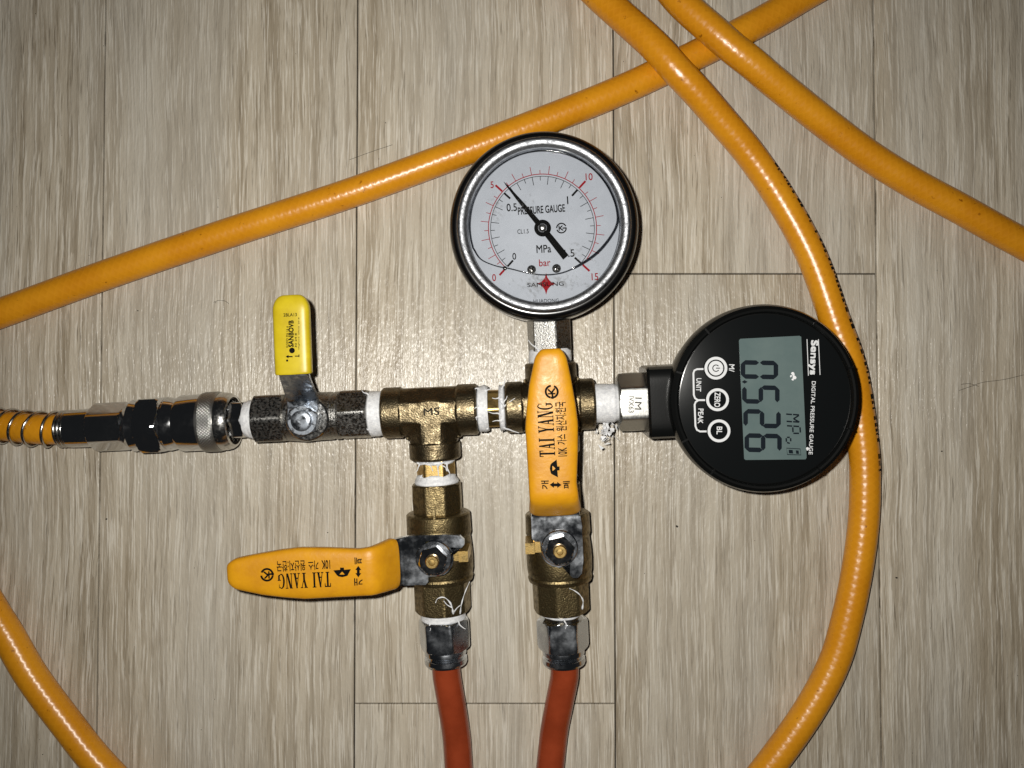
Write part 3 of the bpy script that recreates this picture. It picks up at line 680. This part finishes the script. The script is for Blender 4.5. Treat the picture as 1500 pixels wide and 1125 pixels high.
pb.text('SAMSUNG', 597, 887, 200, 22, 2.5, .03); pb.text('HUADONG', 600, 977, 140, 19, 2, .012)
pb.arc(684, 578, 26, 25, 180, 7); pb.arc(684, 578, 26, 200, 360, 7); pb.line([(690, 578), (712, 577)], 7); pb.text('K', 682, 578, 26, 26, 3, .05)
for t, x, y, wd, ht in (('5', 303, 340, 17, 36), ('10', 836, 296, 38, 38), ('0', 314, 850, 20, 38), ('15', 868, 845, 36, 38)): pd.text(t, x, y, wd, ht, 3, .015)
pd.text('bar', 592, 768, 62, 38, 3, .015)
star = []
for i in range(4):
    for j in range(8):
        a = R(90*i+90*j/8); rr = 60*(1/((abs(math.cos(a))**.62+abs(math.sin(a))**.62)**(1/.62)))
        star.append((600+rr*.92*math.cos(a), 884-rr*math.sin(a)))
st_ = Print(lambda x, y, l: d3(x, y, .025))
st_.raw([(600, 884)]+star, [(0, i+1, (i+1) % 32+1) for i in range(32)])
st_.mb.v += pd.mb.v[:0]
o_ = len(pd.mb.v); pd.mb.v += st_.mb.v; pd.mb.f += [tuple(i+o_ for i in f) for f in st_.mb.f]
pb.build('scale_print', M['ink'], pg); pd.build('scale_print', M['ink_red'], pg)
# needle
c0 = D(580, 578, WD+1.6); tip = D(366, 322, WD+1.6); tl = D(708, 738, WD+1.6)
def nv2(p, off, dirv): n_ = Vector((-dirv.y, dirv.x, 0)).normalized(); return p+n_*off
dv = (tip-c0); mb = MB()
pl = [nv2(c0, .95, dv), nv2(c0+dv*.55, .62, dv), nv2(c0+dv*.92, .25, dv), tip, nv2(c0+dv*.92, -.25, dv), nv2(c0+dv*.55, -.62, dv), nv2(c0, -.95, dv), nv2(tl, -1.15, dv), nv2(tl, 1.15, dv)]
prism(mb, [(p.x, p.y) for p in pl], WD+1.2, WD+1.55)
hf = frame((c0.x, c0.y, 0), up, (0, 1, 0)); lathe(mb, hf, [(WD+1.1, 2.7), (WD+1.75, 2.75), (WD+1.9, 2.5)], 40)
ndl = mb.build('needle', M['needle'], pg, 30)
mb = MB(); lathe(mb, hf, [(WD+1.85, 1.6), (WD+2.5, 1.5), (WD+3.0, 1.0), (WD+3.1, .3)], 32); mb.build('hub_cap', M['bright_nickel'], ndl, 40)
for x, y in ((520, 806), (657, 800)):
    p = D(x, y, WD); f_ = frame((p.x, p.y, 0), up, (0, 1, 0)); mb = MB(); lathe(mb, f_, [(WD+.02, 1.5), (WD+.35, 1.45), (WD+.7, 1.0), (WD+.8, .3)], 28)
    sc_ = mb.build('dial_screw', M['bright_nickel'], pg, 40)
    mb = MB(); mb_a = rnd.uniform(0, 1.5)
    for a in (0, math.pi/2):
        c, q_ = math.cos(a+mb_a), math.sin(a+mb_a); prism(mb, [(p.x+c*X-q_*Y, p.y+q_*X+c*Y) for X, Y in ((-.95, -.2), (.95, -.2), (.95, .2), (-.95, .2))], WD+.5, WD+.82+a*.004)
    mb.build('screw_slot', M['needle'], sc_, None)
p = D(374, 800, WD); f_ = frame((p.x, p.y, 0), up, (0, 1, 0)); mb = MB(); lathe(mb, f_, [(WD+.02, .7), (WD+1.4, .7), (WD+1.7, .4), (WD+1.75, .1)], 24); mb.build('stop_pin', M['bright_nickel'], pg, 40)
# edge of the big bubble in the filling fluid, pressed against the glass
bub = [(182, 690), (240, 748), (320, 784), (400, 800), (500, 824), (590, 834), (690, 822), (790, 776), (880, 712), (950, 630), (990, 550), (1000, 470), (985, 390), (945, 310), (880, 240), (790, 180), (690, 150), (580, 142), (460, 154), (350, 200), (260, 270), (200, 350), (168, 450), (158, 550), (164, 630)]
pts = [D(x, y, WG-.6) for x, y in bub]; pts = [Vector((q_.x, q_.y, WG-.6)) for q_ in pts]
gcv = Vector((gc.x, gc.y, WG-.6)); pts = [gcv+(q_-gcv)*min(1, 24.4/((q_-gcv).length)) for q_ in pts]
cl = catmull(pts+pts[:1], .8); mb = MB(); tube(mb, cl, lambda f: .16+.2*(max(0, math.cos(2*math.pi*(f-.44)))+.6*max(0, math.cos(2*math.pi*(f-.97)*3)) if not .08 < f < .26 else .1), 10, False); mb.build('bubble_rim', M['meniscus'], pg, 180)
# gauge stem
mb = MB(); hexnut(mb, FB, -VB(462), -VB(516), 6.7, 6, R(13), 1.2); gs = mb.build('gauge_stem', M['nickel'], pg, 22)

# ------------------------------------------------------------------ digital gauge
WF = 17.0
dc = L(1121, 585, WF)
df = frame((dc.x, dc.y, 0), up, (1, 0, 0))
mb = MB(); lathe(mb, df, [(-16.2, 15), (-16.2, 25.6), (-15.4, 27.2), (-13, 27.8), (8, 29.4), (9, 30.4), (10, 31.0), (14.6, 31.0), (16.4, 30.4), (17.1, 29.3), (17.0, 28.6), (16.2, 28.0), (15.6, 27.95), (15.6, 10)], 128)
bx0 = U(943)
fr_ = frame((0, 0, 0), (1, 0, 0), up)
def rr(a, t):   # rounded square neck
    c, q_ = abs(math.cos(a)), abs(math.sin(a)); e = .6*max(0, 1-(t-bx0)/.8)
    return (12.3-e)/((c**8+q_**8)**(1/8))
polar(mb, fr_, [bx0, bx0+.3, bx0+.8, bx0+6, bx0+13], rr, 64)
dg = mb.build('digital_gauge', M['plastic'], man, 30); dg['label'] = 'round black digital gauge with grey display'
mb = MB(); lathe(mb, df, [(15.62, 27.7), (16.0, 27.7), (16.05, 27.5)], 112); mb.build('face_plate', M['face'], dg, 30)
for a in (18, 55, 128, 160, 205, 232, 305, 338):            # moulded nicks round the rim
    ring_n = MB(); c, q_ = math.cos(R(a)), math.sin(R(a)); p = Vector((dc.x+29.2*c, dc.y+29.2*q_, 0))
    prism(ring_n, [(p.x+c*X-q_*Y, p.y+q_*X+c*Y) for X, Y in ((-1.1, -.3), (1.1, -.3), (1.1, .3), (-1.1, .3))], 16.2, 17.25)
    ring_n.build('rim_clip', M['plastic'], dg, None)
FZ = 16.05
def E(x, y, h): return L(880+x/3.409, 430+y/3.409, h)
def e3(x, y, l): p = E(x, y, FZ+l); return (p.x, p.y, FZ+l)
mb = MB(); cn = [(697, 226), (992, 211), (1001, 216), (1028, 820), (1022, 828), (724, 831), (716, 825), (690, 234)]
prism(mb, [tuple(E(x, y, FZ+.06)[:2]) for x, y in cn], FZ-.1, FZ+.06); mb.build('lcd_display', M['lcd'], dg, None)
def l3(x, y, l): p = E(x, y, FZ+.06+l); return (p.x, p.y, FZ+.06+l)
pr = Print(l3)
for ch, x0, x1, y0, y1 in (('0', 700, 885, 335, 426), ('5', 707, 892, 459, 550), ('2', 713, 898, 579, 671), ('6', 719, 903, 700, 792)):
    for pg_ in seg_polys(ch): pr.poly([(x0+b*(x1-x0), y0+a*(y1-y0)+(b-.5)*4) for a, b in pg_])
pr.poly([(704, 441), (718, 432), (734, 441), (718, 450)])
qq = random.Random(2)
for grp in (((960, 402, 9), (966, 418, 10), (958, 428, 7), (950, 412, 6)), ((1033, 775, 8),)):
    rs = MB()
    for x, y, r_ in grp:
        pc = E(x, y, FZ+.08); f_ = frame((pc.x, pc.y, 0), up, (0, 1, 0)); k_ = [qq.uniform(.6, 1.2) for _ in range(10)]
        polar(rs, f_, [FZ+.07, FZ+.12, FZ+.16], lambda a, t: r_*.066*k_[int(a/6.284*10)]*(1 if t < FZ+.14 else .5), 10)
    rs.build('dried_residue', M['tape'], dg, 40)
# unit in thin segments: M P a
def ln(*p): pr.line(list(p), 7.5)
ln((926, 602), (955, 604)); ln((960, 604), (990, 606)); ln((990, 608), (962, 626)); ln((964, 626), (992, 642)); ln((928, 638), (955, 640)); ln((960, 640), (990, 642))
ln((930, 660), (956, 662)); ln((962, 662), (990, 664)); ln((995, 668), (997, 694)); ln((962, 698), (990, 698)); ln((959, 668), (960, 692))
ln((926, 722), (927, 740)); ln((930, 718), (944, 718)); ln((948, 722), (949, 738)); ln((930, 744), (944, 748))
pr.line([(928, 772), (996, 776), (1000, 806), (932, 804)], 4, True); pr.poly([(938, 780), (958, 781), (961, 799), (940, 798)]); pr.poly([(974, 783), (988, 784), (990, 801), (976, 800)])
pr.build('lcd_segments', M['lcd_ink'], dg)
pr = Print(e3)
# maker's name between two rules, then the caption
pr.text('Sensys', 1060, 319, 170, 42, -92.5, .06)
pr.line([(1030, 228), (1037, 410)], 3.6); pr.line([(1087, 228), (1095, 406)], 3.6)
pr.build('maker_name', M['ink_white'], dg); pr = Print(e3)
pr.text('DIGITAL PRESSURE GAUGE', 1056, 621, 366, 19, -92.5, .022)
pr.build('caption', M['ink_white'], dg); pr = Print(e3)
pr.text('M/', 654, 372, 36, 26, -92, .03); pr.text('UNIT', 489, 456, 66, 24, -92, .03); pr.text('PEAK', 499, 612, 74, 25, -92, .03)
def c5(x, y): return ((1000+x/6.62-880)*3.409, (500+y/6.62-430)*3.409)
pr.line([c5(x, y) for x, y in ((212, 268), (140, 270), (114, 282), (104, 308), (108, 520), (120, 552), (148, 570), (225, 570))], 9)
pr.line([c5(x, y) for x, y in ((152, 571), (126, 588), (116, 614), (124, 822), (138, 858), (168, 874), (240, 873))], 9)
pr.build('button_legend', M['ink_white'], dg)
BT = 16.5
for k, (bx, by) in enumerate((c5(322, 260), c5(338, 566), c5(352, 868))):
    p = E(bx, by, BT); f_ = frame((p.x, p.y, 0), up, (0, 1, 0))
    mb = MB(); lathe(mb, f_, [(FZ-.1, 4.0), (FZ+.15, 3.95), (BT-.1, 3.75), (BT, 3.6)], 48); bt = mb.build('button', M['face'], dg, 30)
    pr = Print(lambda x, y, l: (lambda q_: (q_.x, q_.y, BT+l))(E(x, y, BT)))
    pr.arc(bx, by, 50, 0, 360, 14, 48)
    if k == 0:
        pr.arc(bx, by, 26, 0, 360, 21, 40); pr.arc(bx, by, 16, 40+5, 320+45, 1, 20)
        pr.disc(bx, by, 17)
    elif k == 1: pr.text('ZERO', bx-1, by, 72, 28, -92, .03)
    else: pr.text('BL', bx+2, by-2, 38, 26, -92, .03)
    pr.build('button_print', M['ink_white'], bt)
    if k == 0:
        pr = Print(lambda x, y, l: (lambda q_: (q_.x, q_.y, BT+.12+l))(E(x, y, BT)))
        pr.arc(bx, by, 16, 40, 325, 4.5, 24); pr.line([(bx, by), (bx+20, by)], 4.5); pr.build('power_symbol', M['ink'], bt)
# sensor hex between the taped thread and the housing
mb = MB(); hexnut(mb, FU, U(904), U(949), 9.0, 6, 0, .8); sx = mb.build('sensor_hex', M['satin_nickel'], dg, 22)
pr = Print(lambda x, y, l: (lambda q_: (q_.x, q_.y, 9.0+l*.5))(L(720+x/3.75, 460+y/3.75, 9.0)))
pr.text('1M', 806, 492, 66, 36, -92, 0); pr.text('IVX63', 768, 496, 92, 28, -92, 0); pr.build('engraving', M['groove'], sx)

# ------------------------------------------------------------------ the amber air hose, one long run looping in and out of view
hose = empty('air_hose'); hose['label'] = 'long amber-yellow hose looping over the floor around the manifold'; hose['category'] = 'hose'
HR = 5.35
CD = (L(105, 628, 0)-L(340, 616.5, 0)); CD.z = 0; CD.normalize()
cf0 = Vector((U(340), L(340, 616.5, 0).y, 0)); cf = frame(cf0, CD, up)
def T_(px): return (L(px, 616.5+(340-px)*.049, 0)-cf0).dot(CD)
endw = MW @ (cf0+CD*T_(120)); e2 = MW @ (cf0+CD*T_(100)); e3_ = MW @ (cf0+CD*T_(60))
seg0 = [endw, e2, e3_+Vector((0, .3, -.2)), P(18, 625, 7.6), P(-60, 618, HR), P(-200, 605, HR), P(-380, 640, HR), P(-430, 740, HR), P(-330, 800, HR), P(-180, 775, HR), P(-70, 815, HR)]
seg1 = [P(x, y, HR) for x, y in ((0, 912), (45, 988), (98, 1060), (153, 1127), (260, 1230), (450, 1350), (700, 1410), (950, 1330), (1060, 1205), (1131, 1117), (1186, 1039), (1222, 970), (1242, 901), (1256, 832), (1265, 763), (1267, 694), (1263, 639), (1248, 543), (1222, 467), (1190, 378), (1148, 299))]
def PZ(l): return [P(x, y, z) for x, y, z in l]
seg2 = PZ([(1101, 229, 7.2), (1054, 173, 10.8), (1022, 136, 14), (990, 102, 16.2), (955, 64, 15.4), (884, 0, 10.5), (800, -75, 6), (600, -210, HR), (250, -260, HR), (-120, -110, HR), (-330, 150, HR), (-330, 400, HR), (-180, 505, HR)])
seg3 = [P(x, y, HR) for x, y in ((-60, 479), (0, 459), (148, 405), (320, 346), (521, 280), (700, 214), (800, 176), (898, 137), (985, 97), (1080, 50), (1165, 2), (1300, -85), (1430, -230), (1420, -400), (1250, -480), (1060, -400), (940, -230))]
seg4 = PZ([(930, -110, 8), (965, -40, 12.5), (996, 2, 14.9), (1045, 46, 16.3), (1075, 72, 16.2), (1103, 94, 15.2), (1130, 117, 13.6), (1197, 171, 9.4), (1267, 224, 6.4), (1337, 268, HR), (1407, 306, HR), (1495, 355, HR), (1620, 420, HR), (1850, 520, HR), (2100, 560, HR)])
path = catmull(seg0+seg1+seg2+seg3+seg4, 2.0)
def hose_mesh(path, r, n=28):
    vs, fs, uvs = [], [], []; up_ = Vector((0, 0, 1)); s = 0; nrm = None
    for i, p in enumerate(path):
        t = (path[min(i+1, len(path)-1)]-path[max(i-1, 0)]).normalized()
        side = t.cross(up_).normalized(); nr = side.cross(t)
        if i: s += (p-path[i-1]).length
        for j in range(n):
            a = 2*math.pi*j/n; vs.append((p+nr*(r*math.cos(a))+side*(r*math.sin(a)))*.001); uvs.append((j/n, s))
    m = len(path)
    for i in range(m-1):
        for j in range(n): fs.append((i*n+j, i*n+(j+1) % n, (i+1)*n+(j+1) % n, (i+1)*n+j))
    fs += [tuple(range(n-1, -1, -1)), tuple((m-1)*n+j for j in range(n))]
    me = bpy.data.meshes.new('tube'); me.from_pydata([tuple(v) for v in vs], [], fs); lay = me.uv_layers.new(name='UVMap')
    for pl_ in me.polygons:
        for li, vi in zip(pl_.loop_indices, pl_.vertices):
            u_, v_ = uvs[vi]
            if len(pl_.vertices) == 4 and u_ == 0 and any(uvs[k][0] > .9 for k in pl_.vertices): u_ = 1.0
            lay.data[li].uv = (u_, v_)
    me.shade_smooth(); bm = bmesh.new(); bm.from_mesh(me); bmesh.ops.recalc_face_normals(bm, faces=bm.faces); bm.to_mesh(me); bm.free()
    me.materials.append(M['hose']); return me
ob = bpy.data.objects.new('tube', hose_mesh(path, HR)); C.objects.link(ob); ob.parent = hose
# printed lettering running along the outer side of the big arc (too worn to read)
pm = MB(); q = random.Random(3)
pa, pz = P(1267, 694, HR), P(1101, 229, HR)
ia = min(range(len(path)), key=lambda i_: (path[i_]-pa).length); iz = min(range(len(path)), key=lambda i_: (path[i_]-pz).length)
arc = path[ia:iz]
dense = catmull(arc[::4], .22)
i = 5; gap = 0
while i < len(dense)-12:
    ln_ = q.choice((3, 4, 5, 6, 8)); p = dense[i]; t = (dense[i+2]-dense[i-2]).normalized(); sd = t.cross(Vector((0, 0, 1))).normalized()
    if q.random() < .8 and (i//190) % 6 != 5:
        for z0_, z1_ in ((24, 44+q.uniform(0, 12)), ) if q.random() < .7 else ((24, 34), (40, 54)):
            vs = []
            for kk in (i, i+ln_):
                pp = dense[kk]
                for a in (z0_, (z0_+z1_)/2, z1_): vs.append(pp+sd*((HR+.05)*math.cos(R(a)))+Vector((0, 0, (HR+.05)*math.sin(R(a)))))
            pm.add(vs, [(0, 1, 4, 3), (1, 2, 5, 4)])
    i += ln_+q.choice((2, 2, 3, 5))
pm.build('hose_print', M['ink'], hose, None)
# spring guard
idx = [i for i, p in enumerate(path[:80])]
def along(t):
    acc = 0
    for i in range(1, 200):
        d_ = (path[i]-path[i-1]).length
        if acc+d_ >= t: return path[i-1].lerp(path[i], (t-acc)/d_), (path[i]-path[i-1]).normalized()
        acc += d_
sp = []; s0 = T_(95)-T_(120); pos = abs(T_(120)-T_(104)); ang = 0
while pos < 48:
    pitch = 1.3 if pos < abs(T_(120)-T_(90)) else 6.0
    p, t = along(pos); sd = t.cross(Vector((0, 0, 1))).normalized(); nn = sd.cross(t); rr_ = HR+.75
    sp.append(p+sd*(rr_*math.cos(ang))+nn*(rr_*math.sin(ang))); ang += .22; pos += pitch*.22/(2*math.pi)
mb = MB(); tube(mb, sp, .58, 8); mb.build('spring_guard', M['bright_nickel'], hose, 180)
# quick coupler, built in the manifold's frame
def toW(mb): o = MB(); o.v = [tuple(MW @ Vector(p)) for p in mb.v]; o.f = mb.f; return o
mb = MB(); lathe(mb, cf, [(T_(104), 5.6), (T_(104.5), 6.7), (T_(118), 6.8), (T_(137), 6.9), (T_(139), 7.3)][::-1], 64)
hexnut(mb, frame(cf0, CD, up), T_(191), T_(139), 7.6, 6, 0, .8)
lathe(mb, cf, [(T_(213), 8.6), (T_(204), 8.9), (T_(199), 9.2), (T_(194), 8.2), (T_(188), 7.4)], 64)
lathe(mb, cf, [(T_(266), 8.4), (T_(258), 9.1), (T_(250), 9.5), (T_(243), 9.0)], 64)
cb = toW(mb).build('coupler_body', M['chrome'], hose, 24)
mb = MB(); hexnut(mb, cf, T_(246), T_(210), 9.45, 6, R(30), 1.5); toW(mb).build('lock_nut', M['chrome'], cb, 22)
mb = MB(); lathe(mb, cf, [(T_(302), 9.9), (T_(297), 10.0), (T_(270), 10.0), (T_(266), 9.6), (T_(265), 8.6)], 72)
sl = toW(mb).build('sliding_sleeve', M['chrome'], cb, 24)
mb = MB(); t0, t1 = T_(326), T_(301)
def kn(a, t):
    f = (t-t0)/(t1-t0); e = min(1, min(f, 1-f)*6); a1 = (a*30/math.pi+f*5) % 1; a2 = (a*30/math.pi-f*5) % 1
    return 10.4+.24*e*(1-2*min(abs(a1-.5), abs(a2-.5)))
polar(mb, cf, [t0+(t1-t0)*i/30 for i in range(31)], kn, 480); toW(mb).build('knurled_ring', M['satin_nickel'], cb, 30)
mb = MB(); lathe(mb, cf, [(T_(326), 10.2), (T_(333), 10.2), (T_(339), 9.9), (T_(343), 9.3), (T_(344), 8.4), (T_(342), 7.8), (T_(332), 7.4), (T_(326), 7.4)], 72, False)
lathe(mb, cf, [(T_(330), 7.6), (T_(329), 6.2), (T_(332), 5.6), (T_(326), 5.2), (T_(322), 5.0)], 48)
toW(mb).build('coupler_rim', M['bright_nickel'], cb, 24)

# ------------------------------------------------------------------ the two red-brown tubes
def red_tube(fr, tpx, pts, label):
    o, d, top, side = fr
    a, b, c = MW @ (o+d*(tpx(962))), MW @ (o+d*(tpx(974))), MW @ (o+d*(tpx(990)))
    mb = MB(); tube(mb, catmull([a, b, c]+[P(x, y, z) for x, y, z in pts], 1.5), 5.05, 28)
    ob = mb.build('air_tube', M['red_tube'], None, 60); ob['label'] = label; ob['category'] = 'tube'; ob['group'] = 'red-brown tubes below the valves'
TR = 5.1
red_tube(FA, lambda p: -VA(p), [(663, 1040, 7.4), (669, 1082, TR+.3), (672, 1125, TR), (676, 1200, TR), (682, 1330, TR), (680, 1480, TR)], 'red-brown tube running down from the valve with the sideways lever')
red_tube(FB, lambda p: -VB(p), [(819, 1032, 7.4), (812, 1070, TR+.3), (806, 1123, TR), (798, 1200, TR), (790, 1330, TR), (790, 1480, TR)], 'red-brown tube bending left below the valve with the upright lever')

# ------------------------------------------------------------------ crumbs, lint and hairs on the floor
mb = MB(); q = random.Random(11)
spots = [(991, 771, 1.1), (156, 760, .8), (755, 585, .3), (202, 455, .6), (565, 180, .6), (555, 233, .4), (1313, 846, .9), (1379, 661, .7), (480, 780, .5), (944, 840, .4)]+[(q.uniform(0, 1500), q.uniform(0, 1125), q.uniform(.15, .4)) for _ in range(70)]
for x, y, s in spots:
    c = P(x, y, 0); m_ = 5
    poly = [(c.x+s*.5*q.uniform(.4, 1.2)*math.cos(6.283*i/m_), c.y+s*.4*q.uniform(.4, 1.2)*math.sin(6.283*i/m_)) for i in range(m_)]
    prism(mb, poly, 0.0, .12+.25*s)
for pts in ([(1405, 572), (1425, 565), (1440, 560), (1470, 556), (1500, 549)], [(1408, 563), (1420, 562), (1434, 566)], [(512, 234), (545, 222), (575, 212)], [(313, 443), (320, 440), (330, 441), (335, 445)], [(700, 400), (706, 380), (716, 372)]):
    tube(mb, catmull([P(x, y, .12) for x, y in pts], 1), .07, 5)
de = mb.build('floor_debris', M['debris'], None, None); de['kind'] = 'stuff'; de['label'] = 'tiny dark crumbs and hairs scattered on the wooden floor'; de['category'] = 'debris'
print('SA off', sA.x-UA, 'SB off', L(825.6, 807, 21.5).x-UB, 'nS', L(441.5, 613.5, 19.5).x-nS.x, 'lever len', tipx, gx0, 'lowest', min((MW @ Vector(v)).z for v in [Vector((dc.x, dc.y-27, -16.2)), Vector((gc.x, gc.y-29, -8))]))
